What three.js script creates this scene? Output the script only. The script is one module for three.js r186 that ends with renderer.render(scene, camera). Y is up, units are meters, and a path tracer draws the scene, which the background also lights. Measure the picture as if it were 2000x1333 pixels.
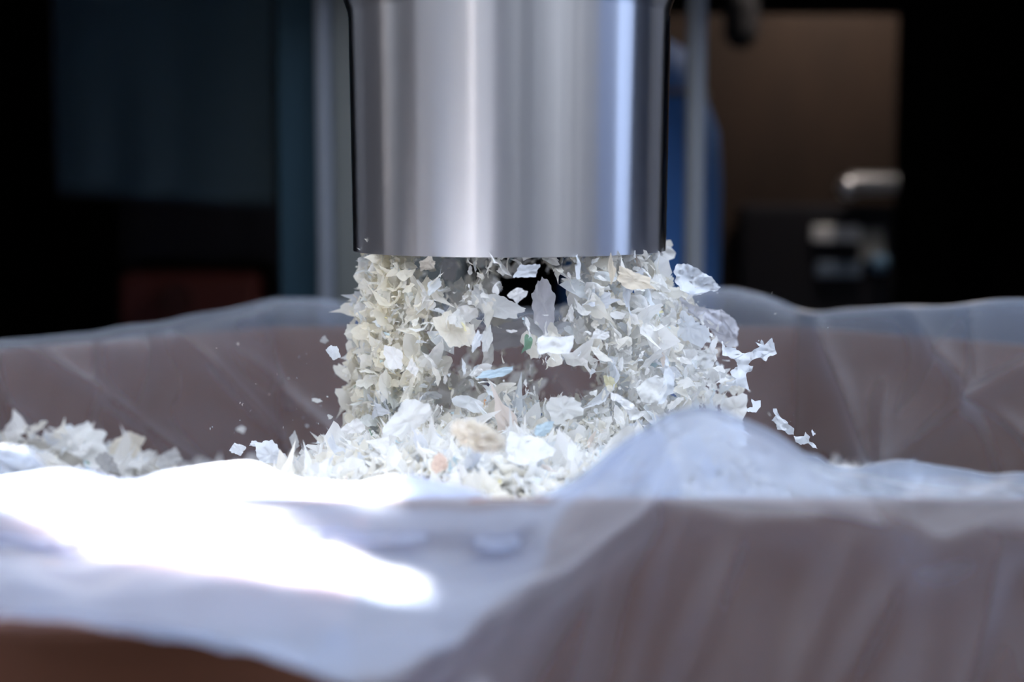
import * as THREE from 'three';
import { mergeGeometries } from 'three/addons/utils/BufferGeometryUtils.js';
import { mergeVertices } from 'three/addons/utils/BufferGeometryUtils.js';
import { TessellateModifier } from 'three/addons/modifiers/TessellateModifier.js';
import { RoundedBoxGeometry } from 'three/addons/geometries/RoundedBoxGeometry.js';
import { createNoise3D } from 'simplex-noise';

// ------------------------------------------------------------------ camera
const F = 2900, W = 2000, H = 1333, PITCH = THREE.MathUtils.degToRad(6);
const EYE = new THREE.Vector3(0, 1.2, 1.44);
const scene = new THREE.Scene();
const camera = new THREE.PerspectiveCamera(2 * THREE.MathUtils.radToDeg(Math.atan(H / 2 / F)), W / H, 0.05, 200);
camera.filmGauge = 36;
camera.position.copy(EYE);
camera.rotation.set(-PITCH, 0, 0);
camera.focus = 1.34;
camera.userData.fStop = 2.2;
scene.add(camera);
const renderer = new THREE.WebGLRenderer({ antialias: true });
renderer.toneMapping = THREE.LinearToneMapping;
renderer.toneMappingExposure = 1.97;
renderer.shadowMap.enabled = true;

// ------------------------------------------------------------------ sky and sun
{
  const w = 64, h = 128, d = new Float32Array(w * h * 4);
  for (let j = 0; j < h; j++) {
    const e = Math.max(0, Math.sin(((j + 0.5) / h - 0.5) * Math.PI)), k = Math.pow(e, 0.45);
    const c = [THREE.MathUtils.lerp(4.7, 1.8, k), THREE.MathUtils.lerp(4.95, 2.05, k), THREE.MathUtils.lerp(5.35, 2.5, k)];
    for (let i = 0; i < w; i++) d.set([...c, 1], (j * w + i) * 4);
  }
  const t = new THREE.DataTexture(d, w, h, THREE.RGBAFormat, THREE.FloatType);
  t.mapping = THREE.EquirectangularReflectionMapping; t.magFilter = THREE.LinearFilter; t.needsUpdate = true;
  scene.background = t; scene.environment = t;
}
const SUN = new THREE.Vector3(-0.8, 1.2, -0.3).normalize();
const sun = new THREE.DirectionalLight(new THREE.Color(1, 0.96, 0.91), 75);
sun.target.position.set(0, 1, 0); sun.position.copy(SUN).multiplyScalar(12).add(sun.target.position);
sun.castShadow = true; sun.shadow.mapSize.set(2048, 2048); sun.shadow.radius = 1;
Object.assign(sun.shadow.camera, { left: -6, right: 6, top: 6, bottom: -6, near: 0.5, far: 30 });
scene.add(sun, sun.target);

// ------------------------------------------------------------------ helpers
function rng(seed) { let s = seed | 0; return () => { s = (s + 0x6d2b79f5) | 0; let t = Math.imul(s ^ (s >>> 15), 1 | s); t = (t + Math.imul(t ^ (t >>> 7), 61 | t)) ^ t; return ((t ^ (t >>> 14)) >>> 0) / 4294967296; }; }
const noise = createNoise3D(rng(77));
const lerp = THREE.MathUtils.lerp, clamp = THREE.MathUtils.clamp, smooth = THREE.MathUtils.smoothstep;
const V = (x, y, z) => new THREE.Vector3(x, y, z);
const cp = Math.cos(PITCH), sp = Math.sin(PITCH);
// the point on the line of sight of pixel (px, py) that stands Z metres before the camera, measured level
function at(px, py, Z) {
  const x = (px - W / 2) / F, y = (H / 2 - py) / F, dy = y * cp - sp, dz = -y * sp - cp;
  return V(x, dy, dz).multiplyScalar(Z / -dz).add(EYE);
}
function pixel(p) {
  const x = p.x - EYE.x, y = p.y - EYE.y, z = p.z - EYE.z, yc = y * cp - z * sp, zc = y * sp + z * cp;
  return [W / 2 + (F * x) / -zc, H / 2 - (F * yc) / -zc];
}
const zw = (Z) => EYE.z - Z;
const used = new Map();
function numbered(n) { const k = used.get(n) ?? 0; used.set(n, k + 1); return k ? n + '_' + String(k).padStart(3, '0') : n; }
function add(o, parent = scene) { o.traverse((m) => { if (m.isMesh) { m.castShadow = true; m.receiveShadow = true; } }); parent.add(o); return o; }
function tag(o, label, category, group) { o.userData.label = label; o.userData.category = category; if (group) o.userData.group = group; return o; }
function thing(name, label, category, p = [0, 0, 0], turn = 0, group) {
  const g = new THREE.Group(); g.name = numbered(name); g.position.set(...p); g.rotation.y = turn; scene.add(g);
  return tag(g, label, category, group);
}
function part(name, geometry, material, parent) { const m = new THREE.Mesh(geometry, material); m.name = name; return add(m, parent); }
function struct(name, geometry, material) { const m = new THREE.Mesh(geometry, material); m.name = name; m.userData.kind = 'structure'; return add(m); }
const box = (x0, x1, y0, y1, z0, z1) => new THREE.BoxGeometry(x1 - x0, y1 - y0, z1 - z0).translate((x0 + x1) / 2, (y0 + y1) / 2, (z0 + z1) / 2);
const rbox = (x0, x1, y0, y1, z0, z1, r = 0.004) => new RoundedBoxGeometry(x1 - x0, y1 - y0, z1 - z0, 2, r).translate((x0 + x1) / 2, (y0 + y1) / 2, (z0 + z1) / 2);
const std = (r, g, b, roughness = 0.8, metalness = 0, more = {}) => new THREE.MeshStandardMaterial({ color: new THREE.Color().setRGB(r, g, b), roughness, metalness, ...more });
const dull = (r, g, b, roughness = 0.9, metalness = 0, more = {}) => new THREE.MeshPhysicalMaterial({ color: new THREE.Color().setRGB(r, g, b), roughness, metalness, specularIntensity: 0.12, ...more });
function mottle(seed, sx, sy, lo, hi, size = 256, octaves = 4) {       // grey noise texture, stretched by sx and sy
  const d = new Uint8Array(size * size * 4), n = createNoise3D(rng(seed));
  for (let j = 0; j < size; j++) for (let i = 0; i < size; i++) {
    let v = 0, a = 0.5;
    for (let o = 0, k = 1; o < octaves; o++, k *= 2, a *= 0.55) { const u = (i / size) * 2 * Math.PI; v += a * n(Math.cos(u) * sx * k * 0.16, Math.sin(u) * sx * k * 0.16 + seed, (j / size) * sy * k); }
    const c = Math.round(255 * clamp(lerp(lo, hi, 0.5 + 0.5 * v), 0, 1));
    d.set([c, c, c, 255], (j * size + i) * 4);
  }
  const t = new THREE.DataTexture(d, size, size); t.wrapS = t.wrapT = THREE.RepeatWrapping; t.magFilter = THREE.LinearFilter; t.minFilter = THREE.LinearMipmapLinearFilter; t.generateMipmaps = true; t.needsUpdate = true;
  return t;
}

// ------------------------------------------------------------------ the place: yard, dark hall, canopy
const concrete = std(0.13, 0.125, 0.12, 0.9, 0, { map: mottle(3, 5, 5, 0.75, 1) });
concrete.map.repeat.set(6, 6);
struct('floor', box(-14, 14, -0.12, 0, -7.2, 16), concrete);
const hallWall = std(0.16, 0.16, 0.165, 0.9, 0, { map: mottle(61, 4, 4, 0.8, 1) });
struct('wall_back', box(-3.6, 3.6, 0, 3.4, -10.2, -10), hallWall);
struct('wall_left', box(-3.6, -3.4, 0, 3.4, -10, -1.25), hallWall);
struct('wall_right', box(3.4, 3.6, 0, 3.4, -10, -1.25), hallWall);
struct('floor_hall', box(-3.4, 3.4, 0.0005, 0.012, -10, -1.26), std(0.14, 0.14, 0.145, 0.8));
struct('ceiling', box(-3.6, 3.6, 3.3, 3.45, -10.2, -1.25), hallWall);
// front wall with a loading opening just wider than what is seen through it
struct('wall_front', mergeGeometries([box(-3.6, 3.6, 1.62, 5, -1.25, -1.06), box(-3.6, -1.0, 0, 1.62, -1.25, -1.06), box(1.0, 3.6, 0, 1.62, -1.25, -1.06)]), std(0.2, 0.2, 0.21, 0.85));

// boundary wall at the left; the sun comes through one tall gap in it onto the near left rim
{
  const x0 = -1.82, x1 = -1.7, k = (-0.08 - x0) / -SUN.x, top = 0.99 + k * SUN.y, z0 = zw(1.03) + k * SUN.z, z1 = zw(0.805) + k * SUN.z, HT = 16;
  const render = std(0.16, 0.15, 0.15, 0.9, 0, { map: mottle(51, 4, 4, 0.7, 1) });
  const post = thing('gate_post', 'iron gate post standing in the gap of the boundary wall left of the bin', 'post', [(x0 + x1) / 2, 0, zw(0.893) + k * SUN.z]);
  part('shaft', rbox(-0.03, 0.03, 0.7, top, -0.014, 0.014, 0.006), std(0.1, 0.1, 0.11, 0.6), post);
  part('foot_plate', rbox(-0.05, 0.05, 0.7, 0.71, -0.04, 0.04, 0.003), std(0.1, 0.1, 0.11, 0.6), post);
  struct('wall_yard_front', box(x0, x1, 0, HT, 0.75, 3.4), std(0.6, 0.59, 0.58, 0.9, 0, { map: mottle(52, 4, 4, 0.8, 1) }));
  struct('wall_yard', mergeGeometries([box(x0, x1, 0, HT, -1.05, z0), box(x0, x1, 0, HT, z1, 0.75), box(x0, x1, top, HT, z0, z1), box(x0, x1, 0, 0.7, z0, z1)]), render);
}
{
  const n = thing('neighbour_building', 'low grey building beyond the boundary wall seen in the steel through its gap', 'building', [-6.4, 0, 0]);
  part('wall', box(-0.4, 0, 0, 3.6, -5, 5), std(0.12, 0.12, 0.13, 0.9), n);
  part('eaves', box(-0.5, 0.15, 3.6, 3.75, -5.1, 5.1), std(0.1, 0.1, 0.1, 0.9), n);
}
// building across the yard, seen only in the steel
{
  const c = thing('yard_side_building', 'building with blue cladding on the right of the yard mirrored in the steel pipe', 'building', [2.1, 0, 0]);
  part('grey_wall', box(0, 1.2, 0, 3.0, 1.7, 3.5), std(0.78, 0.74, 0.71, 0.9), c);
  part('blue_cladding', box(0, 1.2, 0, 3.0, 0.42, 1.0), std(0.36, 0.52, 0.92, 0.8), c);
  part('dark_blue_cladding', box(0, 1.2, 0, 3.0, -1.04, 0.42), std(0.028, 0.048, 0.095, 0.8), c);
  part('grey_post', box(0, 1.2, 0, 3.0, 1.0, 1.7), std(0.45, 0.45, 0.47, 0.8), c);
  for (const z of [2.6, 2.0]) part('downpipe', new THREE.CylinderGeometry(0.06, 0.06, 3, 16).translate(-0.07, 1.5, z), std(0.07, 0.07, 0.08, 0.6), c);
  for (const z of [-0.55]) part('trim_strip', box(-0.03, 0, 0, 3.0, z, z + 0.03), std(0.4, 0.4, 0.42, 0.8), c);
  const f = thing('steel_gantry', 'tall dark steel gantry before the yard building mirrored in the steel pipe', 'gantry', [0, 0, 3.2]), fm = std(0.2, 0.2, 0.22, 0.7);
  for (const [x0, x1] of [[-0.62, -0.42], [-0.36, -0.12], [0.16, 0.24], [0.62, 0.78], [0.9, 1.12], [1.55, 1.6]]) part('column', box(x0, x1, 0, 9, -0.06, 0.06), fm, f);
  part('crossbeam', box(-0.7, 1.7, 8.6, 8.9, 0.06, 0.2), fm, f);
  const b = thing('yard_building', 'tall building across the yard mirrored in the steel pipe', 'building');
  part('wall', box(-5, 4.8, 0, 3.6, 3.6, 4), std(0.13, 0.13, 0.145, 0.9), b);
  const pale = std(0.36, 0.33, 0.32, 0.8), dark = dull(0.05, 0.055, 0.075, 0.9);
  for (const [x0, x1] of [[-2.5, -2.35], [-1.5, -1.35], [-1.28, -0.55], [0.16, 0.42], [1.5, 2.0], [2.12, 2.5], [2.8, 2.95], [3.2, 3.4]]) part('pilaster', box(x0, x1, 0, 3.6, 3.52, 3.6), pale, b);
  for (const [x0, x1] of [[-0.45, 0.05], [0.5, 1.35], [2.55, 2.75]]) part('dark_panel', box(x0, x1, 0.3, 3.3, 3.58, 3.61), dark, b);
}

// ------------------------------------------------------------------ octagonal cardboard bin
const RIM = EYE.y - 0.204;
const OCT = [[-0.34, 2.14], [0.41, 2.14], [0.72, 1.82], [0.72, 1.27], [0.41, 0.95], [-0.34, 0.95], [-0.66, 1.27], [-0.66, 1.82]].map(([x, Z]) => V(x, 0, zw(Z)));
const OC = V(0.03, 0, zw(1.545));
{
  const card = std(0.21, 0.082, 0.041, 0.85, 0, { map: mottle(9, 3, 26, 0.86, 1) });
  const edge = std(0.22, 0.12, 0.08, 0.9);
  const bin = thing('cardboard_bin', 'large octagonal brown cardboard bin under the pipe, lined with clear plastic', 'bin', [OC.x, 0, OC.z]);
  for (let i = 0; i < 8; i++) {
    const a = OCT[i].clone().sub(OC), b = OCT[(i + 1) % 8].clone().sub(OC), d = b.clone().sub(a), L = d.length(), T = 0.012;
    const g = box(0, L, 0.0, RIM - 0.003, -T / 2, T / 2).rotateY(-Math.atan2(d.z, d.x)).translate(a.x, 0, a.z);
    const wall = part('wall_panel', g, card, bin);
    const e = box(0, L, RIM - 0.003, RIM, -T / 2, T / 2).rotateY(-Math.atan2(d.z, d.x)).translate(a.x, 0, a.z);
    part('cut_edge', e, edge, wall);
  }
  const pr = [[0.938, RIM - 0.008], [0.92, RIM - 0.03], [0.80, RIM - 0.04], [0.80, RIM - 0.046], [0.92, RIM - 0.036], [0.938, RIM - 0.014]].map(([Z, y]) => new THREE.Vector2(Z, y));   // folded outward under the plastic
  part('top_flap', new THREE.ExtrudeGeometry(new THREE.Shape(pr), { depth: 0.243, bevelEnabled: false }).rotateY(Math.PI / 2).translate(-0.335 - OC.x, 0, EYE.z - OC.z), card, bin);
}

// ------------------------------------------------------------------ plastic liner
const film = new THREE.MeshPhysicalMaterial({ color: new THREE.Color().setRGB(0.76, 0.83, 0.95), roughness: 0.42, transmission: 0.945, thickness: 0, ior: 1.5, side: THREE.DoubleSide, specularIntensity: 0.7 });
const bunched = new THREE.MeshPhysicalMaterial({ color: new THREE.Color().setRGB(0.80, 0.85, 0.95), roughness: 0.47, transmission: 0.875, thickness: 0, ior: 1.5, side: THREE.DoubleSide, specularIntensity: 0.45 });   // the bag top, crumpled into many layers
function cr(p0, p1, p2, p3, t) {
  const a = 2 * p1, b = p2 - p0, c = 2 * p0 - 5 * p1 + 4 * p2 - p3, d = -p0 + 3 * p1 - 3 * p2 + p3;
  return 0.5 * (a + b * t + c * t * t + d * t * t * t);
}
function sheet(grid, nu, nv, wrinkle) {                       // grid[column][row] of Vector3 -> smooth surface
  const nc = grid.length, nr = grid[0].length, pos = [], uv = [], idx = [], g = (i, j) => grid[clamp(i, 0, nc - 1)][clamp(j, 0, nr - 1)];
  for (let a = 0; a <= nu; a++) for (let b = 0; b <= nv; b++) {
    const u = (a / nu) * (nc - 1), v = (b / nv) * (nr - 1), i = Math.min(Math.floor(u), nc - 2), j = Math.min(Math.floor(v), nr - 2), fu = u - i, fv = v - j;
    const p = V(0, 0, 0);
    for (const k of ['x', 'y', 'z']) {
      const r = [-1, 0, 1, 2].map((m) => cr(g(i + m, j - 1)[k], g(i + m, j)[k], g(i + m, j + 1)[k], g(i + m, j + 2)[k], fv));
      p[k] = cr(...r, fu);
    }
    if (wrinkle) p.add(wrinkle(p, u / (nc - 1), v / (nr - 1)));
    pos.push(p.x, p.y, p.z); uv.push(a / nu, b / nv);
    if (a < nu && b < nv) { const q = a * (nv + 1) + b; idx.push(q, q + nv + 1, q + 1, q + 1, q + nv + 1, q + nv + 2); }
  }
  const o = new THREE.BufferGeometry();
  o.setAttribute('position', new THREE.Float32BufferAttribute(pos, 3)); o.setAttribute('uv', new THREE.Float32BufferAttribute(uv, 2)); o.setIndex(idx); o.computeVertexNormals();
  return o;
}
const liner = thing('bin_liner', 'crumpled translucent plastic liner draped over the rim of the cardboard bin', 'liner', [OC.x, 0, OC.z]);
const toLiner = (g) => g.translate(-OC.x, 0, -OC.z);
{ // front: over the near rim and down outside
  const C = [ // px, rows [y, Z] of crest, upper slope, valley, lower slope, ridge; how far the sheet tucks back below the ridge, how far it drops
    [-420, [945, 1.02], [985, 0.937], [1035, 0.918], [1058, 0.925], [1120, 0.84], [1180, 0.79], 0.12],
    [-120, [938, 1.01], [985, 0.937], [1035, 0.918], [1058, 0.925], [1120, 0.83], [1186, 0.775], 0.13],
    [20, [930, 1.0], [985, 0.937], [1038, 0.918], [1066, 0.915], [1115, 0.82], [1190, 0.765], 0.14],
    [150, [926, 1.0], [985, 0.937], [1045, 0.918], [1078, 0.905], [1148, 0.81], [1194, 0.76], 0.14],
    [260, [944, 1.0], [985, 0.937], [1050, 0.918], [1076, 0.905], [1145, 0.81], [1202, 0.755], 0.14],
    [350, [918, 1.0], [985, 0.937], [1042, 0.918], [1075, 0.905], [1152, 0.80], [1216, 0.75], 0.14],
    [480, [905, 1.0], [985, 0.937], [1042, 0.918], [1072, 0.91], [1165, 0.79], [1250, 0.745], 0.13],
    [580, [933, 1.0], [985, 0.937], [1042, 0.918], [1068, 0.915], [1185, 0.79], [1282, 0.735], 0.12],
    [680, [939, 1.0], [985, 0.937], [1040, 0.918], [1075, 0.91], [1195, 0.785], [1326, 0.725], 0.10],
    [780, [928, 1.0], [985, 0.937], [1035, 0.918], [1100, 0.905], [1200, 0.79], [1322, 0.735], 0.08],
    [880, [944, 1.0], [985, 0.937], [1030, 0.918], [1102, 0.905], [1180, 0.82], [1252, 0.765], 0.06],
    [1000, [977, 0.985], [982, 0.937], [1035, 0.915], [1090, 0.91], [1130, 0.865], [1172, 0.82], 0.05],
    [1080, [956, 0.99], [970, 0.96], [982, 0.935], [1045, 0.912], [1088, 0.885], [1122, 0.85], 0.04],
    [1160, [905, 0.99], [926, 0.975], [950, 0.96], [995, 0.935], [1030, 0.905], [1068, 0.88], 0.03],
    [1240, [850, 0.985], [868, 0.976], [890, 0.965], [935, 0.95], [968, 0.925], [1008, 0.905], 0.02],
    [1310, [814, 0.98], [826, 0.975], [840, 0.97], [868, 0.955], [900, 0.945], [945, 0.932], 0.01],
    [1390, [797, 0.98], [810, 0.973], [826, 0.965], [862, 0.953], [905, 0.945], [960, 0.938], 0.01],
    [1480, [829, 0.98], [842, 0.973], [856, 0.965], [885, 0.953], [925, 0.945], [975, 0.938], 0.01],
    [1560, [873, 1.0], [884, 0.988], [895, 0.975], [918, 0.958], [945, 0.947], [982, 0.934], 0.01],
    [1640, [907, 1.05], [912, 1.020], [920, 0.99], [928, 0.965], [962, 0.936], [1000, 0.925], 0.015],
    [1740, [909, 1.09], [928, 1.050], [952, 1.0], [962, 0.96], [971, 0.933], [1022, 0.915], 0.02],
    [1830, [918, 1.09], [940, 1.060], [958, 1.01], [972, 0.935], [1034, 0.905], [1066, 0.895], 0.02],
    [1920, [934, 1.08], [950, 1.050], [962, 1.01], [972, 0.935], [1012, 0.912], [1050, 0.90], 0.02],
    [2010, [928, 1.07], [945, 1.040], [958, 1.0], [962, 0.955], [972, 0.933], [1040, 0.91], 0.015],
    [2110, [930, 1.07], [944, 1.040], [955, 1.0], [962, 0.955], [972, 0.933], [1040, 0.91], 0.02],
    [2260, [930, 1.07], [944, 1.040], [955, 1.0], [962, 0.955], [972, 0.933], [1040, 0.91], 0.02],
  ];
  const grid = C.map(([px, c, o, s, v, l, r, tuck]) => {
    const crest = at(px, ...c), ridge = at(px, ...r), zwall = zw(0.905);
    const inside = crest.clone().add(V(0, -0.05, -0.05)), deep = crest.clone().add(V(0, -0.2, -0.07));
    const u1 = ridge.clone().add(V(0, -0.012 - tuck * 0.05, -tuck * 0.25 + (tuck < 0.05 ? 0.004 : 0)));
    const u2 = ridge.clone().add(V(0, -0.05, -tuck * 0.8));
    for (const q of [u1, u2]) q.z = Math.max(q.z, zw(0.925));
    const u3 = V(ridge.x, ridge.y - 0.16, Math.max(zwall + 0.005, ridge.z - tuck)), u4 = V(ridge.x, ridge.y - 0.34, Math.max(zwall + 0.01, ridge.z - tuck * 1.1));
    if (px < 720) { u1.copy(ridge).add(V(0, -0.007, -0.004)); u2.copy(ridge).add(V(0, -0.011, -0.014)); u3.copy(ridge).add(V(0, -0.012, -0.026)); u4.copy(ridge).add(V(0, -0.012, -0.036)); }
    return [deep, inside, crest, at(px, ...o), at(px, ...s), at(px, ...v), at(px, ...l), ridge, u1, u2, u3, u4];
  });
  const g = sheet(grid, 250, 110, (p, u, v) => {
    const hang = smooth(v, 0.68, 0.85), soft = 0.004 * noise(p.x * 7, p.z * 9, p.y * 5) + 0.002 * noise(p.x * 21, p.z * 19, p.y * 14);
    const fold = hang * (0.02 * noise(p.x * 9, p.y * 2.2 + p.x * 2, 4) + 0.007 * (1 - Math.abs(noise(p.x * 15 - p.y * 6, p.y * 2, 9)) * 2));
    return V(0, soft * (1 - hang), fold);
  });
  toLiner(g);
  const rows = (o, keep) => { const q = o.clone(), w = q.attributes.uv, ix = o.index.array; q.setIndex(Array.from(ix).filter((_, i) => { const k = ix[i - (i % 3)]; return keep(w.getX(k), w.getY(k)); })); return q; }, edge = (v) => 0.69 + 0.16 * v;
  part('front_flap', rows(g, (u, v) => v < 0.655 && u < edge(v)), bunched, liner);
  part('front_skirt', rows(g, (u, v) => v >= 0.655 || u >= edge(v)), film, liner);
  const under = rows(g, (u, v) => v < 0.62 && u < 0.57 - 0.4 * (v - 0.2) ), P = under.attributes.position, N = under.attributes.normal;   // the bag's doubled hem, a second film just below
  for (let k = 0; k < P.count; k++) { const m = (N.getY(k) < 0 ? 1 : -1) * (0.006 + 0.004 * noise(P.getX(k) * 6, P.getZ(k) * 8, 40)); P.setXYZ(k, P.getX(k) + N.getX(k) * m, P.getY(k) + N.getY(k) * m, P.getZ(k) + N.getZ(k) * m); }
  under.computeVertexNormals();
  part('doubled_hem', under, bunched, liner);
}
const YT = [[-200, 690], [0, 674], [130, 665], [230, 651], [330, 632], [450, 609], [540, 586], [600, 586], [690, 592], [850, 600], [1000, 610], [1150, 600], [1300, 572], [1450, 563], [1510, 580], [1570, 609], [1650, 606], [1780, 598], [2000, 583], [2250, 575]];
function table(T, x) { if (x <= T[0][0]) return T[0][1]; for (let i = 1; i < T.length; i++) if (x <= T[i][0]) { const t = (x - T[i - 1][0]) / (T[i][0] - T[i - 1][0]); return lerp(T[i - 1][1], T[i][1], t); } return T[T.length - 1][1]; }
{ // back and sides: from the heap up over the far rim
  const path = []; // along the walls, from the front left corner round the back to the front right corner
  const corner = [[-0.34, 0.97], [-0.64, 1.27], [-0.64, 1.82], [-0.34, 2.12], [0.41, 2.12], [0.70, 1.82], [0.70, 1.27], [0.41, 0.97]];
  for (let i = 0; i < corner.length - 1; i++) for (let k = 0; k < (i === 3 ? 34 : 18); k++) { const t = k / (i === 3 ? 34 : 18); path.push([lerp(corner[i][0], corner[i + 1][0], t), lerp(corner[i][1], corner[i + 1][1], t)]); }
  path.push(corner[corner.length - 1]);
  const grid = path.map(([x, Z], i) => {
    const p = V(x, 0, zw(Z)), q = path[Math.min(i + 1, path.length - 1)], r = path[Math.max(i - 1, 0)];
    const t = V(q[0] - r[0], 0, -(q[1] - r[1])).normalize(), n = V(t.z, 0, -t.x);    // n points out of the bin
    if (n.dot(p.clone().sub(OC)) < 0) n.negate();
    let top = RIM + 0.03;
    if (Z > 1.45) { const px = W / 2 + (F * x) / Z; top = Math.max(RIM + 0.004, at(px, table(YT, px), Z).y); }
    const row = (out, y) => p.clone().addScaledVector(n, out).setY(y);
    return [row(-0.035, RIM - 0.5), row(-0.03, RIM - 0.26), row(-0.022, RIM - 0.16), row(-0.014, RIM - 0.08), row(-0.012, RIM - 0.02), row(-0.004, lerp(RIM, top, 0.6)), row(0.012, top), row(0.036, lerp(RIM, top, 0.6)), row(0.04, RIM - 0.06), row(0.042, RIM - 0.2)];
  });
  const rc = rng(8), CREASES = Array.from({ length: 34 }, () => [rc() * 3.2, RIM - 0.16 + 0.18 * (rc() - 0.3), (rc() - 0.5) * 2.6, 0.018 + 0.03 * rc(), 0.08 + 0.2 * rc(), 0.012 + 0.016 * rc()]);
  const g = sheet(grid, 620, 90, (p, u, v) => {
    const s = u * 3.2, h = p.y, into = V(OC.x - p.x, 0, OC.z - p.z).normalize();
    const amp = 1 - smooth(v, 0.6, 0.68);
    let d = 0.012 * noise(s * 2.2, h * 3, 5) + 0.003 * noise(s * 9, h * 6, 6);
    for (const [cs, ch, slope, w, len, k] of CREASES) { const q = (s - cs) - (h - ch) * slope; d += k * Math.exp(-Math.abs(q) / w) * smooth(len - Math.abs(h - ch), 0, 0.08); }
    return into.multiplyScalar(Math.max(0, d) * amp).add(V(0, 0.003 * noise(s * 9, 3, v * 3) * smooth(v, 0.5, 0.66), 0));
  });
  part('back_wall_sheet', toLiner(g), film, liner);
}

// ------------------------------------------------------------------ steel pipe
{
  const R = 0.15, y0 = at(1000, 489, 1.44).y, top = 2.6;
  const steel = new THREE.MeshPhysicalMaterial({ color: new THREE.Color().setRGB(0.43, 0.425, 0.435), metalness: 1, roughness: 0.3, anisotropy: 1, anisotropyRotation: Math.PI / 2, bumpScale: 0.00004 });
  const pipe = thing('steel_discharge_pipe', 'wide brushed steel pipe pouring paper flakes into the lined bin', 'pipe', [-0.003, y0, 0]);
  const Y = at(1000, 18, 1.36).y - y0;
  const shell = new THREE.LatheGeometry([[R - 0.0025, 0], [R - 0.0005, 0], [R, 0.0006], [R + 0.0022, Y], [R + 0.0032, Y + 0.006], [R + 0.012, Y + 0.03], [R + 0.02, Y + 0.06]].map(([x, y]) => new THREE.Vector2(x, y)), 192);
  part('pipe_wall', shell, steel, pipe);
  part('inner_wall', new THREE.LatheGeometry([[R + 0.016, Y + 0.06], [R - 0.0015, Y], [R - 0.0025, 0]].map(([x, y]) => new THREE.Vector2(x, y)), 128), std(0.35, 0.35, 0.36, 0.5, 0.9), pipe);
  part('upper_section', new THREE.LatheGeometry([[R + 0.02, Y + 0.06], [R + 0.022, Y + 0.075], [R + 0.022, top - y0], [0, top - y0]].map(([x, y]) => new THREE.Vector2(x, y)), 96), steel, pipe);
  // lapped lengthwise seam near the right edge
  const a0 = Math.asin(0.962), seam = [];
  const sg = new THREE.CylinderGeometry(R + 0.0036, R + 0.0014, Y - 0.001, 12, 1, true, 0, 0.26).translate(0, Y / 2, 0).rotateY(a0);
  part('lap_seam', sg, steel, pipe);
}

// ------------------------------------------------------------------ paper flakes
const paper = new THREE.MeshPhysicalMaterial({ color: 0xffffff, vertexColors: true, roughness: 0.9, transmission: 0.58, thickness: 0, side: THREE.DoubleSide, specularIntensity: 0.3 });
// one torn flake, 1 m across before scaling: a ragged outline, curled and crumpled
function flakeShape(seed, rings = 2, n = 14, curl = 0.5, ragged = 0.35, long = 1) {
  const r = rng(seed), ph = r() * 50, pos = [0, 0, 0], idx = [], rad = [], cu = (r() - 0.3) * curl * 2.4, tw = (r() - 0.5) * curl * 1.6, fold = r() < 0.4 ? (r() - 0.5) * 1.4 : 0, fo = (r() - 0.5) * 0.4, fa = r() * 6.3;
  const nc = 4 + Math.floor(r() * 4), ca = [], cd = [];
  for (let k = 0; k < nc; k++) { ca.push(((k + 0.75 * (r() - 0.5)) / nc) * 2 * Math.PI); cd.push(0.36 + 0.2 * r()); }
  for (let k = 0; k < n; k++) {                              // a torn polygon: straight runs between corners, then small tears
    const a = (k / n) * 2 * Math.PI; let best = 0.42;
    for (let i = 0; i < nc; i++) {
      const a0 = ca[i], a1 = ca[(i + 1) % nc] + (i === nc - 1 ? 2 * Math.PI : 0); let t = a; while (t < a0) t += 2 * Math.PI;
      if (t > a1) continue;
      const d0 = cd[i], d1 = cd[(i + 1) % nc], s = Math.sin(a1 - a0);
      best = Math.abs(s) > 0.1 && a1 - a0 < 3 ? (d0 * d1 * s) / (d0 * Math.sin(t - a0) + d1 * Math.sin(a1 - t)) : lerp(d0, d1, (t - a0) / (a1 - a0));
    }
    rad.push(clamp(best, 0.16, 0.62) * (1 + ragged * (0.45 * noise(Math.cos(a) * 1.8, Math.sin(a) * 1.8, ph) + 0.14 * noise(Math.cos(a) * 6, Math.sin(a) * 6, ph + 5) + 0.26 * (r() - 0.5))));
  }
  for (let q = 1; q <= rings; q++) for (let k = 0; k < n; k++) {
    const a = (k / n) * 2 * Math.PI, t = q / rings, e = rad[k] * (q === rings ? 1 : t * 0.95);
    pos.push(Math.cos(a) * e * long, Math.sin(a) * e / long, 0);
  }
  for (let i = 0; i < pos.length; i += 3) {
    const x = pos[i], y = pos[i + 1], c = Math.cos(fa), s = Math.sin(fa), d = x * c + y * s - fo * 0.4;
    pos[i + 2] = cu * x * x + tw * x * y + Math.max(0, d) * fold + 0.07 * noise(x * 3, y * 3, ph + 20) + 0.03 * noise(x * 7, y * 7, ph + 30);
  }
  for (let k = 0; k < n; k++) idx.push(0, 1 + k, 1 + ((k + 1) % n));
  for (let q = 0; q < rings - 1; q++) for (let k = 0; k < n; k++) { const a = 1 + q * n + k, b = 1 + q * n + ((k + 1) % n); idx.push(a, a + n, b, b, a + n, b + n); }
  const g = new THREE.BufferGeometry();
  g.setAttribute('position', new THREE.Float32BufferAttribute(pos, 3)); g.setIndex(idx); g.computeVertexNormals();
  return g;
}
const SHAPES = Array.from({ length: 28 }, (_, i) => flakeShape(100 + i, 2, i % 3 ? 15 : 20, 0.7, 0.42, 1 + 0.5 * (i % 4) / 3));
const R1 = rng(4242);
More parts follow.
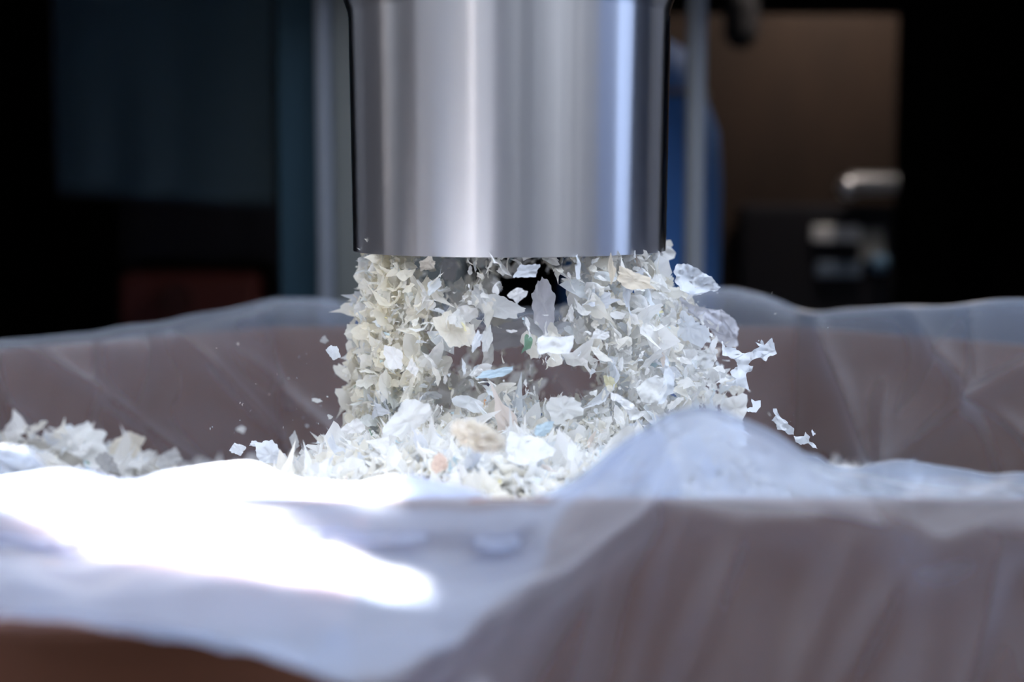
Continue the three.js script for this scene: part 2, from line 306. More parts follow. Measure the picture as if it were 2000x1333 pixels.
function tint(r) {
  const k = r(), b = 0.94 + 0.05 * r();
  if (k < 0.6) return [b, b * 0.995, b * 0.975];
  if (k < 0.88) return [b, b * 0.97, b * 0.89];
  if (k < 0.962) return [b * 0.93, b * 0.97, b];
  if (k < 0.978) return [b * 0.72, b * 0.88, b * 0.95];
  if (k < 0.99) return [b * 0.95, b * 0.85, b * 0.78];
  if (k < 0.9945) return [b, b * 0.94, b * 0.6];
  if (k < 0.997) return [0.2, 0.27, 0.5];
  if (k < 0.999) return [0.25, 0.42, 0.3];
  return [0.85, 0.5, 0.28];
}
const withColor = (g, c) => { const o = g.clone(), n = o.attributes.position.count, a = new Float32Array(n * 3); for (let i = 0; i < n; i++) a.set(c, i * 3); o.setAttribute('color', new THREE.BufferAttribute(a, 3)); return o; };
class Pile {                                                    // collects flakes into one geometry
  constructor() { this.p = []; this.n = []; this.c = []; this.i = []; this.v = 0; }
  put(shape, m, c) {
    const P = shape.attributes.position, N = shape.attributes.normal, nm = new THREE.Matrix3().getNormalMatrix(m), a = V(0, 0, 0);
    for (let k = 0; k < P.count; k++) {
      a.fromBufferAttribute(P, k).applyMatrix4(m); this.p.push(a.x, a.y, a.z);
      a.fromBufferAttribute(N, k).applyMatrix3(nm).normalize(); this.n.push(a.x, a.y, a.z); this.c.push(...c);
    }
    for (let k = 0; k < shape.index.count; k++) this.i.push(shape.index.array[k] + this.v);
    this.v += P.count;
  }
  build() {
    const g = new THREE.BufferGeometry();
    g.setAttribute('position', new THREE.Float32BufferAttribute(this.p, 3)); g.setAttribute('normal', new THREE.Float32BufferAttribute(this.n, 3)); g.setAttribute('color', new THREE.Float32BufferAttribute(this.c, 3)); g.setIndex(this.i);
    return g;
  }
}
const turnRandom = (r) => new THREE.Quaternion().setFromEuler(new THREE.Euler(r() * 6.3, r() * 6.3, r() * 6.3));
const sizeOf = (r, mid, spread) => mid * Math.exp(spread * (r() + r() + r() - 1.5) * 1.6);

// the heap: a mound under the pipe, lower towards the walls, a second hump at the left
function heapY(x, z) {
  const Z = EYE.z - z, e = (a, b, sx, sz) => Math.exp(-(((x - a) / sx) ** 2) - (((Z - b) / sz) ** 2));
  const g = Z < 1.33 ? Math.exp(-(((Z - 1.33) / 0.46) ** 2)) : Math.exp(-(((Z - 1.33) / 0.2) ** 2)), flat = Math.exp(-(((x + 0.005) / 0.285) ** 4));
  return EYE.y - 0.385 + 0.15 * flat * g + 0.024 * e(0.0, 1.36, 0.15, 0.16) + 0.108 * e(-0.52, 1.62, 0.17, 0.15) + 0.03 * e(-0.62, 1.4, 0.1, 0.2) + 0.012 * noise(x * 9, z * 9, 1);
}
const inBin = (x, z, m = 0.03) => OCT.every((a, i) => { const b = OCT[(i + 1) % 8], n = V(-(b.z - a.z), 0, b.x - a.x).normalize(); const s = n.x * (OC.x - a.x) + n.z * (OC.z - a.z) > 0 ? 1 : -1; return s * (n.x * (x - a.x) + n.z * (z - a.z)) > m; });
{
  const heap = new Pile();
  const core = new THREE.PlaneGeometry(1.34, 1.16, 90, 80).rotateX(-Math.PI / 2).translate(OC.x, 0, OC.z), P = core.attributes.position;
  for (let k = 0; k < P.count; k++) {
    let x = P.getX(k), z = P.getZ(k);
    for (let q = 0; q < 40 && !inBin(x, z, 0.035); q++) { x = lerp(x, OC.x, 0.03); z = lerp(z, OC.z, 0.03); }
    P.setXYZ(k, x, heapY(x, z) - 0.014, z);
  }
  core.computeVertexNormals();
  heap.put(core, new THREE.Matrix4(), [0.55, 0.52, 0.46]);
  const r = rng(11), m = new THREE.Matrix4();
  for (let k = 0; k < 19000; k++) {
    const near = k % 5 > 1;
    const x = near ? (r() - 0.5) * 0.66 : OC.x + (r() - 0.5) * 1.3, z = near ? 0.1 + (r() + r() - 1) * 0.36 : OC.z + (r() - 0.5) * 1.14;
    if (!inBin(x, z, 0.045)) { continue; }
    const s = sizeOf(r, 0.0145, 0.6), y = heapY(x, z) + (r() * 0.016 - 0.008);
    const q = new THREE.Quaternion().setFromEuler(new THREE.Euler(-Math.PI / 2 + (r() - 0.5) * 2.4, (r() - 0.5) * 2.2, r() * 6.3));
    const c = tint(r), k2 = Math.max(...c) - Math.min(...c) > 0.2 ? 0.4 * s : s;
    m.compose(V(x, y, z), q, V(k2, k2, k2 * 1.3));
    heap.put(SHAPES[Math.floor(r() * SHAPES.length)], m, c);
  }
  for (let k = 0; k < 6500; k++) {                                    // finer shreds between them
    const x = (r() - 0.5) * 0.66, z = zw(1.33) + (r() + r() - 1) * 0.3, s = sizeOf(r, 0.006, 0.5), l = 0.6 + 1.2 * r();
    m.compose(V(x, heapY(x, z) + 0.002 + 0.009 * r(), z), turnRandom(r), V(s * l, s / l, s)); heap.put(SHAPES[k % 28], m, tint(r));
  }
  const h = new THREE.Mesh(heap.build(), paper); h.name = 'paper_flake_heap'; h.userData.kind = 'stuff';
  tag(h, 'heap of shredded white paper flakes filling the lined cardboard bin', 'paper heap'); add(h);
}
// the falling stream: a loose ring of flakes that drifts to the right
const RIMY = at(1000, 489, 1.44).y;
const HOLES = [[850, 525, 60, 34, 0.1], [905, 535, 30, 30, 0.35], [1045, 575, 72, 58, 0.04], [1000, 545, 40, 40, 0.4], [930, 690, 115, 28, 0.12], [1000, 655, 110, 32, 0.2], [1095, 745, 55, 36, 0.05], [1130, 760, 50, 40, 0.3], [1238, 577, 22, 9, 0.1], [1400, 690, 50, 30, 0.35], [880, 770, 60, 20, 0.5], [1050, 800, 80, 20, 0.4]];
function streamPoint(r) {
  const a = r() * 2 * Math.PI, t = Math.pow(r(), 0.9), drop = t * 0.225, rad = lerp(0.105, 0.147, Math.sqrt(r())) * (r() < 0.18 ? 0.7 : 1);
  let x = Math.cos(a) * (rad + 0.012 * t), z = Math.sin(a) * (rad + 0.02 * t);
  const wind = smooth(x, -0.02, 0.14) * smooth(t, 0.05, 0.5);
  x += wind * 0.075 * Math.pow(r(), 1.1) - (x < -0.1 ? 0.012 * t * r() : 0);
  return V(x, RIMY + 0.004 - drop, z);
}
const keepAt = (p) => {
  const [px, py] = pixel(p); let k = 1;
  for (const [hx, hy, rx, ry, f] of HOLES) { const d = ((px - hx) / rx) ** 2 + ((py - hy) / ry) ** 2; k *= lerp(f, 1, smooth(d, 0.5, 1.4)); }
  return k * lerp(1, 0.42, smooth(px, 770, 880)) * lerp(1, 1.9, smooth(px, 1110, 1200));
};
{
  const fall = new Pile(), r = rng(23), m = new THREE.Matrix4();
  for (let k = 0; k < 6400; k++) {
    const p = streamPoint(r), keep = r();
    let s = sizeOf(r, 0.0135, 0.6);
    const q = turnRandom(r), sh = SHAPES[Math.floor(r() * SHAPES.length)], c = tint(r);
    if (Math.max(...c) - Math.min(...c) > 0.2) s *= 0.4;
    if (p.y < heapY(p.x, p.z) || keep > keepAt(p)) continue;
    if (p.x < -0.08) { c[1] *= 0.985; c[2] *= 0.93; }
    m.compose(p, q, V(s, s, s * 1.2)); fall.put(sh, m, c);
  }
  for (let k = 0; k < 6000; k++) {                                    // the finer shreds
    const p = streamPoint(r), keep = r(), s = sizeOf(r, 0.0055, 0.5), q = turnRandom(r), c = tint(r), l = 0.6 + 1.1 * r();
    if (p.y < heapY(p.x, p.z) || keep > keepAt(p)) continue;
    m.compose(p, q, V(s * l, s / l, s)); fall.put(SHAPES[k % 28], m, c);
  }
  for (let k = 0; k < 260; k++) {                                     // fine bits thrown wide
    const a = r() * 6.3, d = 0.15 + 0.16 * r() ** 2.2, p = V(Math.cos(a) * d, RIMY - 0.02 - 0.19 * Math.sqrt(r()), Math.sin(a) * d * 0.8), s = 0.001 + 0.003 * r() ** 2;
    m.compose(p, turnRandom(r), V(s, s, s)); fall.put(SHAPES[k % 28], m, tint(r));
  }
  const f = new THREE.Mesh(fall.build(), paper); f.name = 'paper_flake_stream'; f.userData.kind = 'stuff';
  tag(f, 'dense curtain of small pale paper flakes falling from the steel pipe', 'paper flakes'); add(f);
}
// single flakes, hand placed: px, py, Z, width and height in pixels, spin, tilt, colour, label
const WHITE = [0.97, 0.97, 0.97], PALE = [0.92, 0.93, 0.92], COOL = [0.88, 0.92, 0.97], LILAC = [0.82, 0.82, 0.88], CREAM = [0.93, 0.88, 0.77], TAN = [0.86, 0.77, 0.63], BLUE = [0.66, 0.82, 0.92], YEL = [0.9, 0.86, 0.6], GREY = [0.66, 0.66, 0.66];
const ONES = [
  [1172, 655, 1.28, 36, 26, 0.5, 0.3, WHITE, 'small white scrap right beside the bright oblong one'],
  [1348, 640, 1.36, 62, 70, 0.3, 0.3, COOL, 'bluish white scrap left of the lilac grey one'],
  [1588, 846, 1.33, 12, 12, 0, 0.4, COOL, 'tiny star of paper floating right of all others'],
  [1236, 545, 1.31, 82, 40, -0.45, 0.7, TAN, 'tan curled fibrous strip just under the right side of the pipe'],
  [1195, 520, 1.31, 16, 60, 0.0, 0.3, TAN, 'thin tan sliver hanging upright from the pipe rim'],
  [1000, 650, 1.5, 130, 52, 0.15, 0.4, LILAC, 'wide blurred lilac scrap in the gap of the stream'],
  [880, 645, 1.3, 58, 72, 0.5, 0.4, CREAM, 'cream ragged scrap at the left of the brown gap'],
  [652, 688, 1.36, 22, 28, 0.2, 0.2, COOL, 'white six sided chip flying alone left of the stream'],
  [634, 664, 1.45, 14, 16, 0.2, 0.6, GREY, 'tiny grey chip above the lone white one at the left'],
  [464, 875, 1.34, 30, 26, 0.3, 0.1, COOL, 'translucent chip flying farthest left above the heap'],
  [473, 840, 1.6, 18, 14, 0.1, 0.3, PALE, 'blurred round chip above the farthest left one'],
  [618, 783, 1.42, 18, 9, -0.3, 0.3, PALE, 'small flat chip left of the foot of the stream'],
  [645, 815, 1.38, 12, 10, 0.4, 0.4, PALE, 'small chip nearest the left foot of the stream'],
  [530, 888, 1.3, 62, 58, 0.2, 0.3, COOL, 'bluish folded sheet at the left end of the heap'],
  [498, 868, 1.32, 26, 12, -0.2, 0.4, COOL, 'small tab sticking out left of the bluish folded sheet'],
  [575, 862, 1.4, 16, 34, 0.1, 0.3, GREY, 'thin grey sliver standing behind the bluish sheet'],
  [690, 838, 1.3, 46, 40, 0.3, 0.5, WHITE, 'ragged white crumpled scrap at the left shoulder of the heap'],
  [800, 822, 1.24, 92, 66, 0.6, 0.3, PALE, 'large translucent fan shaped scrap on the heap left of centre'],
  [742, 868, 1.24, 56, 40, -0.2, 0.4, WHITE, 'white rounded scrap below the fan shaped one'],
  [860, 905, 1.16, 40, 36, 0.6, 0.4, [0.8, 0.62, 0.52], 'pinkish scrap in the front of the heap'],
  [770, 698, 1.3, 34, 50, 0.5, 0.4, WHITE, 'white curled scrap on the left half of the stream'],
  [808, 716, 1.3, 22, 40, -0.1, 0.4, WHITE, 'upright white scrap at the left of the brown gap'],
  [930, 668, 1.29, 16, 38, -0.4, 0.4, COOL, 'thin leaf shaped flake alone in the brown gap'],
  [950, 662, 1.3, 18, 46, -0.2, 0.4, PALE, 'second leaf shaped flake right of the thin one'],
  [1012, 575, 1.28, 34, 28, -0.1, 0.3, WHITE, 'white flake before the dark gap under the pipe'],
  [1030, 530, 1.29, 52, 26, 0.2, 0.4, COOL, 'bluish white flake at the pipe rim over the dark gap'],
  [968, 600, 1.31, 88, 42, -0.15, 0.4, PALE, 'broad pale scrap under the left of the dark gap'],
  [1062, 595, 1.33, 44, 92, 0.12, 0.3, LILAC, 'tall lilac scrap at the right of the dark gap'],
  [1150, 560, 1.4, 74, 116, -0.08, 0.3, COOL, 'tall bluish sheet hanging behind the tan sliver'],
  [834, 516, 1.3, 32, 30, 0.4, 0.3, [0.62, 0.56, 0.48], 'beige five sided flake under the left of the pipe rim'],
  [874, 526, 1.52, 30, 48, 0.1, 0.3, LILAC, 'blurred lilac flake right of the beige one'],
  [970, 728, 1.28, 66, 18, 0.2, 0.3, BLUE, 'pale blue printed strip in the middle of the stream'],
  [1062, 838, 1.22, 40, 26, 0.4, 0.4, BLUE, 'pale blue scrap on the heap behind the large white sheet'],
  [1190, 748, 1.3, 20, 30, 0.5, 0.4, YEL, 'yellow flake in the right half of the stream'],
  [1100, 800, 1.27, 60, 46, 0.2, 0.5, PALE, 'broad pale scrap under the lower brown gap'],
  [112, 866, 1.62, 54, 52, -0.2, 0.25, COOL, 'bluish upright flake on the far left hump of paper'],
  [156, 872, 1.6, 86, 70, 0.5, 0.3, PALE, 'broad creased scrap right of the upright bluish flake at the far left'],
  [250, 872, 1.62, 66, 48, 0.3, 0.3, CREAM, 'cream rounded scrap on the right of the far left hump'],
  [60, 892, 1.55, 52, 44, 0.2, 0.5, COOL, 'dim flake at the left edge of the far left hump'],
  [208, 905, 1.52, 60, 44, 0.2, 0.6, GREY, 'grey flake low in the far left hump'],
  [332, 896, 1.6, 44, 36, 0.2, 0.3, GREY, 'grey pointed flake at the right foot of the far left hump'],
];
ONES.forEach(([px, py, Z, w, h, spin, tilt, c, label], k) => {
  const g = withColor(flakeShape(900 + k * 7, 5, 52, 0.55, 0.3), c), o = new THREE.Mesh(g, paper), r = rng(500 + k);
  o.name = numbered('paper_flake'); o.position.copy(at(px, py, Z)); const s = (Z / F) * 1.25;
  o.scale.set(w * s, h * s, Math.min(w, h) * s);
  o.rotation.set((r() - 0.5) * 2 * tilt - 0.1, (r() - 0.5) * 2 * tilt, spin, 'YXZ');
  add(tag(o, label, 'paper flake', 'torn paper flakes'));
});
// larger scraps with an outline of their own: Z, lean across and down (metres per pixel), bulge, colour, label, outline
const A = (z) => [1050 + z[0] / 2.898, 440 + z[1] / 2.898], B = (z) => [700 + z[0] / 2.326, 760 + z[1] / 2.326];
const SCRAPS = [
  [1.27, 0.0002, -0.0006, 0.006, WHITE, 'brightest white oblong scrap falling in the middle of the stream', A, [[0, 640], [30, 628], [90, 632], [160, 630], [205, 628], [200, 680], [178, 728], [120, 730], [60, 718], [0, 735]]],
  [1.38, 0.0004, -0.0003, 0.012, COOL, 'large veined translucent scrap blown out right below the pipe rim', A, [[775, 240], [790, 220], [850, 220], [905, 245], [945, 275], [985, 290], [1000, 315], [1035, 350], [1010, 375], [970, 375], [900, 400], [850, 390], [810, 370], [800, 340], [775, 325], [785, 290], [770, 270]]],
  [1.42, 0.0003, 0.0004, 0.012, LILAC, 'large lilac grey scrap under the veined one at the right', A, [[800, 400], [880, 455], [960, 470], [1040, 480], [1085, 510], [1120, 540], [1138, 590], [1130, 640], [1135, 680], [1095, 700], [1050, 680], [1010, 640], [985, 600], [940, 560], [890, 520], [820, 470]]],
  [1.33, -0.0004, 0.0003, 0.01, PALE, 'long pale strip slanting up right beside the brown gap', A, [[820, 860], [830, 810], [880, 750], [920, 715], [960, 710], [985, 660], [1015, 625], [1020, 665], [995, 715], [1010, 760], [990, 810], [930, 820], [880, 850], [845, 880]]],
  [1.34, 0.0002, -0.0003, 0.008, COOL, 'spiky branching torn strip farthest right in the air', A, [[1042, 655], [1065, 690], [1120, 700], [1165, 728], [1215, 712], [1255, 690], [1230, 660], [1260, 670], [1268, 650], [1285, 680], [1300, 660], [1330, 640], [1340, 680], [1352, 730], [1310, 745], [1290, 770], [1260, 748], [1215, 765], [1190, 790], [1220, 800], [1210, 830], [1180, 840], [1185, 885], [1200, 940], [1170, 925], [1130, 905], [1085, 910], [1060, 890], [1100, 885], [1125, 870], [1095, 850], [1090, 830], [1130, 800], [1125, 770], [1075, 745], [1048, 735]]],
  [1.28, 0.0003, -0.0002, 0.006, COOL, 'narrow pointed white sliver standing upright at the right', A, [[725, 735], [740, 760], [745, 800], [775, 850], [770, 950], [735, 970], [710, 1015], [680, 1010], [690, 960], [715, 900], [715, 830]]],
  [1.34, 0.0004, -0.0004, 0.005, COOL, 'small curled scrap right of the liner peak', A, [[1210, 985], [1230, 995], [1265, 990], [1260, 1030], [1235, 1060], [1180, 1055], [1185, 1040], [1215, 1030]]],
  [1.33, 0.0003, -0.0003, 0.008, COOL, 'torn upright scrap above the falling edge of the right liner', A, [[1330, 1040], [1350, 1040], [1375, 1090], [1410, 1110], [1420, 1125], [1450, 1150], [1450, 1185], [1420, 1185], [1390, 1160], [1355, 1160], [1350, 1130], [1325, 1105], [1345, 1080]]],
  [1.33, 0.0003, -0.0004, 0.006, COOL, 'forked scrap lowest at the right end of the spray', A, [[1450, 1195], [1505, 1195], [1515, 1170], [1540, 1200], [1535, 1225], [1570, 1240], [1585, 1270], [1560, 1260], [1530, 1235], [1490, 1245], [1455, 1220]]],
  [1.27, 0.0003, -0.0004, 0.01, WHITE, 'large white pleated scrap at the foot of the stream on the right', A, [[410, 945], [455, 955], [500, 985], [540, 1010], [575, 1050], [605, 1075], [570, 1100], [525, 1105], [500, 1050], [470, 1010], [420, 990]]],
  [1.28, -0.0003, -0.0004, 0.008, PALE, 'broad pale bluish scrap over the foot of the stream at the right', A, [[560, 930], [600, 880], [670, 850], [720, 870], [735, 930], [700, 990], [640, 1010], [590, 1000]]],
  [1.2, 0.0001, -0.0007, 0.007, WHITE, 'large white sheet lying on the heap right of the fibre clump', B, [[665, 290], [675, 235], [690, 195], [760, 205], [830, 225], [900, 275], [880, 305], [830, 320], [800, 350], [730, 345], [680, 325]]],
  [1.2, 0.0003, -0.0003, 0.004, WHITE, 'white pointed scrap standing upright on the heap', B, [[950, 260], [965, 228], [985, 250], [1000, 285], [975, 320], [950, 325]]],
];
for (const [Z, ax, ay, bulge, c, label, from, zs] of SCRAPS) {
  const px = zs.map(from), cx = px.reduce((a, p) => a + p[0], 0) / px.length, cy = px.reduce((a, p) => a + p[1], 0) / px.length, fine = [], r = rng(Math.round(cx * 7 + cy));
  px.forEach((p, i) => { const q = px[(i + 1) % px.length], n = Math.max(2, Math.round(Math.hypot(q[0] - p[0], q[1] - p[1]) / 4)); for (let k = 0; k < n; k++) fine.push(new THREE.Vector2(lerp(p[0], q[0], k / n) - cx + (r() - 0.5) * 2.2, -(lerp(p[1], q[1], k / n) - cy + (r() - 0.5) * 2.2))); });
  let g = new TessellateModifier(9, 6).modify(new THREE.ShapeGeometry(new THREE.Shape(fine)).toNonIndexed());
  g.deleteAttribute('uv'); g.deleteAttribute('normal'); g = mergeVertices(g, 0.01);
  const P = g.attributes.position, base = at(cx, cy, Z);
  for (let k = 0; k < P.count; k++) {
    const x = P.getX(k), y = -P.getY(k), q = at(cx + x, cy + y, Z + ax * x + ay * y + bulge * (noise(x * 0.02, y * 0.02, cx) + 0.4 * noise(x * 0.07, y * 0.07, cy) + 0.16 * noise(x * 0.2, y * 0.2, cy))).sub(base);
    P.setXYZ(k, q.x, q.y, q.z);
  }
  g.computeVertexNormals();
  const o = new THREE.Mesh(withColor(g, c), paper); o.name = numbered('paper_flake'); o.position.copy(base);
  add(tag(o, label, 'paper flake', 'torn paper flakes'));
}
{ // clump of beige fibre in front of the heap
  const t = thing('fibre_clump', 'blurred beige fluffy clump of fibre falling before the heap', 'fibre clump', at(932, 852, 1.09).toArray());
  const g = mergeVertices(new THREE.IcosahedronGeometry(1, 20).deleteAttribute('uv').deleteAttribute('normal'), 1e-4), P = g.attributes.position, v = V(0, 0, 0);
  for (let k = 0; k < P.count; k++) { v.fromBufferAttribute(P, k); const d = 0.8 + 0.25 * noise(v.x * 1.5, v.y * 1.5, v.z * 1.5) + 0.2 * noise(v.x * 5, v.y * 5, v.z * 5) + 0.1 * noise(v.x * 13, v.y * 13, v.z * 13); P.setXYZ(k, v.x * d * 0.021, v.y * d * 0.0105, v.z * d * 0.012); }
  g.rotateZ(-0.35); g.computeVertexNormals();
  part('body', withColor(g, [0.93, 0.88, 0.79]), paper, t);
  const f = new Pile(), r = rng(99), m = new THREE.Matrix4();
  for (let k = 0; k < 120; k++) { const d = V(r() - 0.5, r() - 0.5, r() - 0.5).normalize(), p = V(d.x * 0.019, d.y * 0.0095 - d.x * 0.006, d.z * 0.011); m.compose(p, turnRandom(r), V(0.008 * r() + 0.002, 0.004, 0.004)); f.put(SHAPES[k % 28], m, [0.95, 0.9 + 0.04 * r(), 0.8 + 0.1 * r()]); }
  const q = part('loose_fibres', f.build(), paper, t); q.userData.kind = 'stuff';
}
{ // more single flakes, drawn at random
  const LOOK = ['plain white', 'cream', 'bluish white'];
  const AREA = [
    ['falling at the left', (p) => p[0] < 800 && p[1] < 800, 'pale torn paper flake in the dense left side of the falling stream', 'flakes in the left side of the stream'],
    ['falling centre', (p) => p[0] < 1130 && p[1] < 780, 'pale torn paper flake in the loose middle of the falling stream', 'flakes in the middle of the stream'],
    ['falling right', (p) => p[1] < 790, 'pale torn paper flake in the right side of the falling stream', 'flakes in the right side of the stream'],
  ];
  const r = rng(31), kinds = Array.from({ length: 12 }, (_, i) => withColor(flakeShape(300 + i, 4, 40, 0.7, 0.34, 1 + (i % 3) * 0.25), [[0.86, 0.86, 0.85], [0.84, 0.8, 0.7], [0.8, 0.83, 0.88]][i % 3]));
  let n = 0;
  while (n < 120) {
    const p = streamPoint(r), q = turnRandom(r), s = 0.02 + 0.02 * r() ** 2, k = r();
    if (p.z < -0.02 || p.y < heapY(p.x, p.z) + 0.01 || k > keepAt(p)) continue;
    const o = new THREE.Mesh(kinds[n % 12], paper), a = AREA.find((b) => b[1](pixel(p))), look = LOOK[(n % 12) % 3]; n++;
    if (!a) continue;
    o.name = numbered('paper_flake'); o.position.copy(p); o.quaternion.copy(q); o.scale.setScalar(s);
    add(tag(o, a[2].replace('pale', look), 'paper flake', look + ' ' + a[3]));
  }
  const LIE = [[(p) => p[0] < 420, 'pale paper flake lying in the far left hump behind the sunlit liner', 'flakes on the far left hump'], [(p) => p[0] < 820, 'pale paper flake lying on the left slope of the heap', 'flakes on the left slope of the heap'], [() => true, 'pale paper flake lying on the heap in front of the stream', 'flakes on the front of the heap']];
  n = 0;
  while (n < 100) {
    const left = n % 6 === 0, x = left ? -0.52 + (r() - 0.5) * 0.26 : (r() + r() - 1) * 0.33, Z = left ? 1.6 + (r() - 0.5) * 0.24 : 1.1 + r() * 0.28, z = zw(Z);
    const y = heapY(x, z) + 0.006, p = V(x, y, z), s = 0.02 + 0.022 * r() ** 2;
    if (!inBin(x, z, 0.05)) continue;
    const o = new THREE.Mesh(kinds[n % 12], paper), a = LIE.find((b) => b[0](pixel(p))), look = LOOK[(n % 12) % 3]; n++;
    o.name = numbered('paper_flake'); o.position.copy(p); o.rotation.set(-1.2 + (r() - 0.5) * 1.6, (r() - 0.5) * 1.6, r() * 6.3); o.scale.setScalar(s);
    add(tag(o, a[1].replace('pale', look), 'paper flake', look + ' ' + a[2]));
  }
}

// ------------------------------------------------------------------ the dark hall behind
{ // galvanised door post, left of the pipe
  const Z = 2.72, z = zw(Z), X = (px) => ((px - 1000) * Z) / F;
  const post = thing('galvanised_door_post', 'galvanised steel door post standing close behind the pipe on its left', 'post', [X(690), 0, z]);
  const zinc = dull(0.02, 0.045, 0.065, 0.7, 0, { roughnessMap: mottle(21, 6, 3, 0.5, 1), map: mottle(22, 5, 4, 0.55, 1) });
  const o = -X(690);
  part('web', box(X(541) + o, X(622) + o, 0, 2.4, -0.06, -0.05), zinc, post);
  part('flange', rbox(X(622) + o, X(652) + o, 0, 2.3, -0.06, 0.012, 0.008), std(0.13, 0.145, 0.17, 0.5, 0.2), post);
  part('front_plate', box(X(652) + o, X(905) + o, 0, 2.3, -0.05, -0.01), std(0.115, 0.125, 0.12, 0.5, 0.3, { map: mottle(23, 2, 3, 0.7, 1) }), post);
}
{ // slim post right of the pipe
  const Z = 2.78, X = (px) => ((px - 1000) * Z) / F;
  const p = thing('slim_steel_post', 'slim grey steel post standing behind the pipe on its right', 'post', [X(1355), 0, zw(Z)]);
  part('tube', new THREE.CylinderGeometry(0.019, 0.019, 2.3, 24).translate(0, 1.15, 0), std(0.16, 0.17, 0.185, 0.6), p);
  part('base_plate', rbox(-0.06, 0.06, 0.012, 0.022, -0.06, 0.06, 0.003), std(0.2, 0.2, 0.22, 0.5, 0.5), p);
}
{ // domed blue tank, mostly behind the pipe and the slim post
  const Z = 3.4, X = (px) => ((px - 1000) * Z) / F, ya = at(1300, 80, Z).y, yb = at(1300, 190, Z).y, rr = X(1402) - X(1250);
  const t = thing('blue_plastic_tank', 'blue domed plastic tank half hidden behind the pipe and the slim post', 'tank', [X(1250), 0, zw(Z)]);
  const blue = std(0.04, 0.14, 0.38, 0.75);
  const pr = [[0, 0.012], [rr * 0.98, 0.012], [rr, 0.05], [rr * 1.02, yb - 0.18], [rr * 0.98, yb - 0.08], [rr * 0.84, yb - 0.014], [rr * 0.8, yb], [rr * 0.8, yb + 0.012], [rr * 0.74, yb + 0.05], [rr * 0.55, ya - 0.02], [rr * 0.25, ya + 0.01], [0, ya + 0.014]];
  part('body', new THREE.LatheGeometry(pr.map(([x, y]) => new THREE.Vector2(x, y)), 64), blue, t);
  part('band', new THREE.TorusGeometry(rr * 0.825, 0.007, 10, 64).rotateX(Math.PI / 2).translate(0, yb + 0.004, 0), std(0.06, 0.06, 0.07, 0.6), t);
}
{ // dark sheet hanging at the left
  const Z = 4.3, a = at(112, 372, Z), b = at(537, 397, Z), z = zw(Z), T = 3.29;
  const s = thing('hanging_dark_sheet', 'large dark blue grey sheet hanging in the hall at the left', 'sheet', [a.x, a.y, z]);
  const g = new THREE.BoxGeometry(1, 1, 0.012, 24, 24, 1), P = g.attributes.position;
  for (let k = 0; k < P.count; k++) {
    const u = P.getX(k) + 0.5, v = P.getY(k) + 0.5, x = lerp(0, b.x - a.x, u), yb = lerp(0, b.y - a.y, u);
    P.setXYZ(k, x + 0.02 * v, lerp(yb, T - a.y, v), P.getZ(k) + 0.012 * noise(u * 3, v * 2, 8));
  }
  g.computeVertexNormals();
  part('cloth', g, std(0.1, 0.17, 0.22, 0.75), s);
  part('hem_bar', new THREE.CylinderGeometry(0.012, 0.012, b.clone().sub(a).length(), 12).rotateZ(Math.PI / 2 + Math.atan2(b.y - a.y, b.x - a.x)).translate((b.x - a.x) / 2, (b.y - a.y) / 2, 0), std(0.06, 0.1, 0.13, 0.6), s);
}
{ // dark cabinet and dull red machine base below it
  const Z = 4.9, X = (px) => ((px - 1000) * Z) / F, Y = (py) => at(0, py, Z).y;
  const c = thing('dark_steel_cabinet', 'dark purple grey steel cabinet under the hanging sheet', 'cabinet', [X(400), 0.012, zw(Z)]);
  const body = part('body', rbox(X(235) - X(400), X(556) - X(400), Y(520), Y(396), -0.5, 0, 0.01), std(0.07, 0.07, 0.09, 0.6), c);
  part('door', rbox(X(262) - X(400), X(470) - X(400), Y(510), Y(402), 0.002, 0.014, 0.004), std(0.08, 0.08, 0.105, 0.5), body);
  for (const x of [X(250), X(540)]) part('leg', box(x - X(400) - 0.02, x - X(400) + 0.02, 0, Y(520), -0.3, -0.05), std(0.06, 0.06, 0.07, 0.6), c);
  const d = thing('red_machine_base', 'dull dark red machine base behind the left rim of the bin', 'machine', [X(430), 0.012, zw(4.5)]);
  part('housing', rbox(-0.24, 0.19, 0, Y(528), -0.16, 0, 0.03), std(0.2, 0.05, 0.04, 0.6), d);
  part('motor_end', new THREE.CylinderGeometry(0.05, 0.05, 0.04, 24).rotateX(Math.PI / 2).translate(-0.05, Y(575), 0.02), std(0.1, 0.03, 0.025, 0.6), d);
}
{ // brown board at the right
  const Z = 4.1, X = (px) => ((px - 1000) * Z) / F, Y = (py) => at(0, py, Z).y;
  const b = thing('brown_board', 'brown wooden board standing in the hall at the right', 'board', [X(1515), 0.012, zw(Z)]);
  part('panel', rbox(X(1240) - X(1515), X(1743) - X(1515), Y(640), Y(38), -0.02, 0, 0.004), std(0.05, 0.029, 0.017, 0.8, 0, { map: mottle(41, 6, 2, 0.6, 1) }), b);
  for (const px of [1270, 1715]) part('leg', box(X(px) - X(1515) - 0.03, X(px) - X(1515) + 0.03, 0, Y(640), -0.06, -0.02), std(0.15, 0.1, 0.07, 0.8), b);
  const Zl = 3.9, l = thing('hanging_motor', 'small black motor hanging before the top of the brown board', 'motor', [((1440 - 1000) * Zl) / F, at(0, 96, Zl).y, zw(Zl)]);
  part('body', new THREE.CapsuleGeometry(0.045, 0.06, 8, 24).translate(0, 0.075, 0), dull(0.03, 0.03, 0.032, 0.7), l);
  part('rod', new THREE.CylinderGeometry(0.03, 0.03, 2.0, 16).translate(0, 1.1, 0), dull(0.03, 0.03, 0.032, 0.7), l);
}
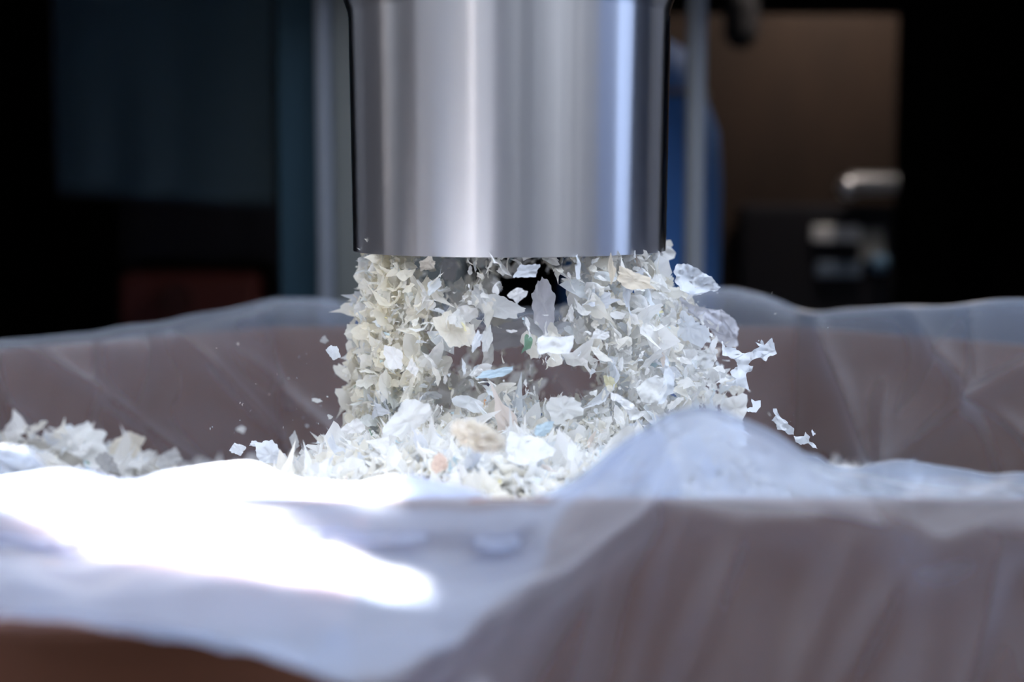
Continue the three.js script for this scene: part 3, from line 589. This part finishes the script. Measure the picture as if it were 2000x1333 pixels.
{ // machine with bright metal parts, far right
  const Z = 3.95, X = (px) => ((px - 1000) * Z) / F, Y = (py) => at(0, py, Z).y, x0 = X(1650);
  const m = thing('black_machine', 'black machine with shiny steel parts in the hall at the right', 'machine', [x0, 0.012, zw(Z)]);
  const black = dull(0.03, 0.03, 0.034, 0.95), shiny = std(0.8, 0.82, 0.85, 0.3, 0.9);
  part('housing', rbox(X(1450) - x0, X(1760) - x0, 0, Y(400) - 0.012, -0.13, -0.05, 0.02), black, m);
  part('roller', new THREE.CylinderGeometry(0.028, 0.028, 0.12, 32).rotateZ(Math.PI / 2).translate(X(1705) - x0, Y(368), -0.02), shiny, m);
  part('knob', new THREE.SphereGeometry(0.03, 24, 16).translate(X(1655) - x0, Y(375), 0), shiny, m);
  part('cover_plate', rbox(X(1590) - x0, X(1685) - x0, Y(483), Y(450), -0.05, -0.03, 0.006).rotateX(0), std(0.9, 0.9, 0.88, 0.5), m);
  part('lower_plate', rbox(X(1600) - x0, X(1690) - x0, Y(552), Y(522), -0.05, -0.03, 0.006), std(0.2, 0.26, 0.34, 0.6), m);
  part('side_plate', rbox(X(1685) - x0, X(1735) - x0, Y(520), Y(455), -0.05, -0.035, 0.006), std(0.3, 0.3, 0.28, 0.6), m);
  part('blue_knob', new THREE.SphereGeometry(0.026, 24, 16).translate(X(1725) - x0, Y(525), -0.03), std(0.15, 0.28, 0.42, 0.4), m);
}
{ // work lamp over the machine, above the picture
  const Z = 3.72, l = thing('work_lamp', 'small work lamp with a grey cone shade hanging over the black machine', 'lamp', [(690 * Z) / F, 1.98, zw(Z)]);
  part('shade', new THREE.LatheGeometry([[0.02, 0.09], [0.03, 0.085], [0.1, -0.01], [0.098, -0.012], [0.028, 0.08], [0.018, 0.085]].map(([x, y]) => new THREE.Vector2(x, y)), 40), std(0.3, 0.3, 0.31, 0.5, 0.4), l);
  part('cord', new THREE.CylinderGeometry(0.004, 0.004, 1.22, 8).translate(0, 0.7, 0), std(0.03, 0.03, 0.03, 0.7), l);
  part('bulb', new THREE.SphereGeometry(0.025, 20, 14).translate(0, 0.02, 0), new THREE.MeshStandardMaterial({ color: 0xffffff, emissive: new THREE.Color(1, 0.85, 0.68), emissiveIntensity: 4 }), l);
  const p = new THREE.PointLight(new THREE.Color(1, 0.87, 0.78), 0.42); p.position.set(0, 0.02, 0); p.castShadow = true; p.name = 'work_lamp_light'; l.add(p);
}
renderer.render(scene, camera);
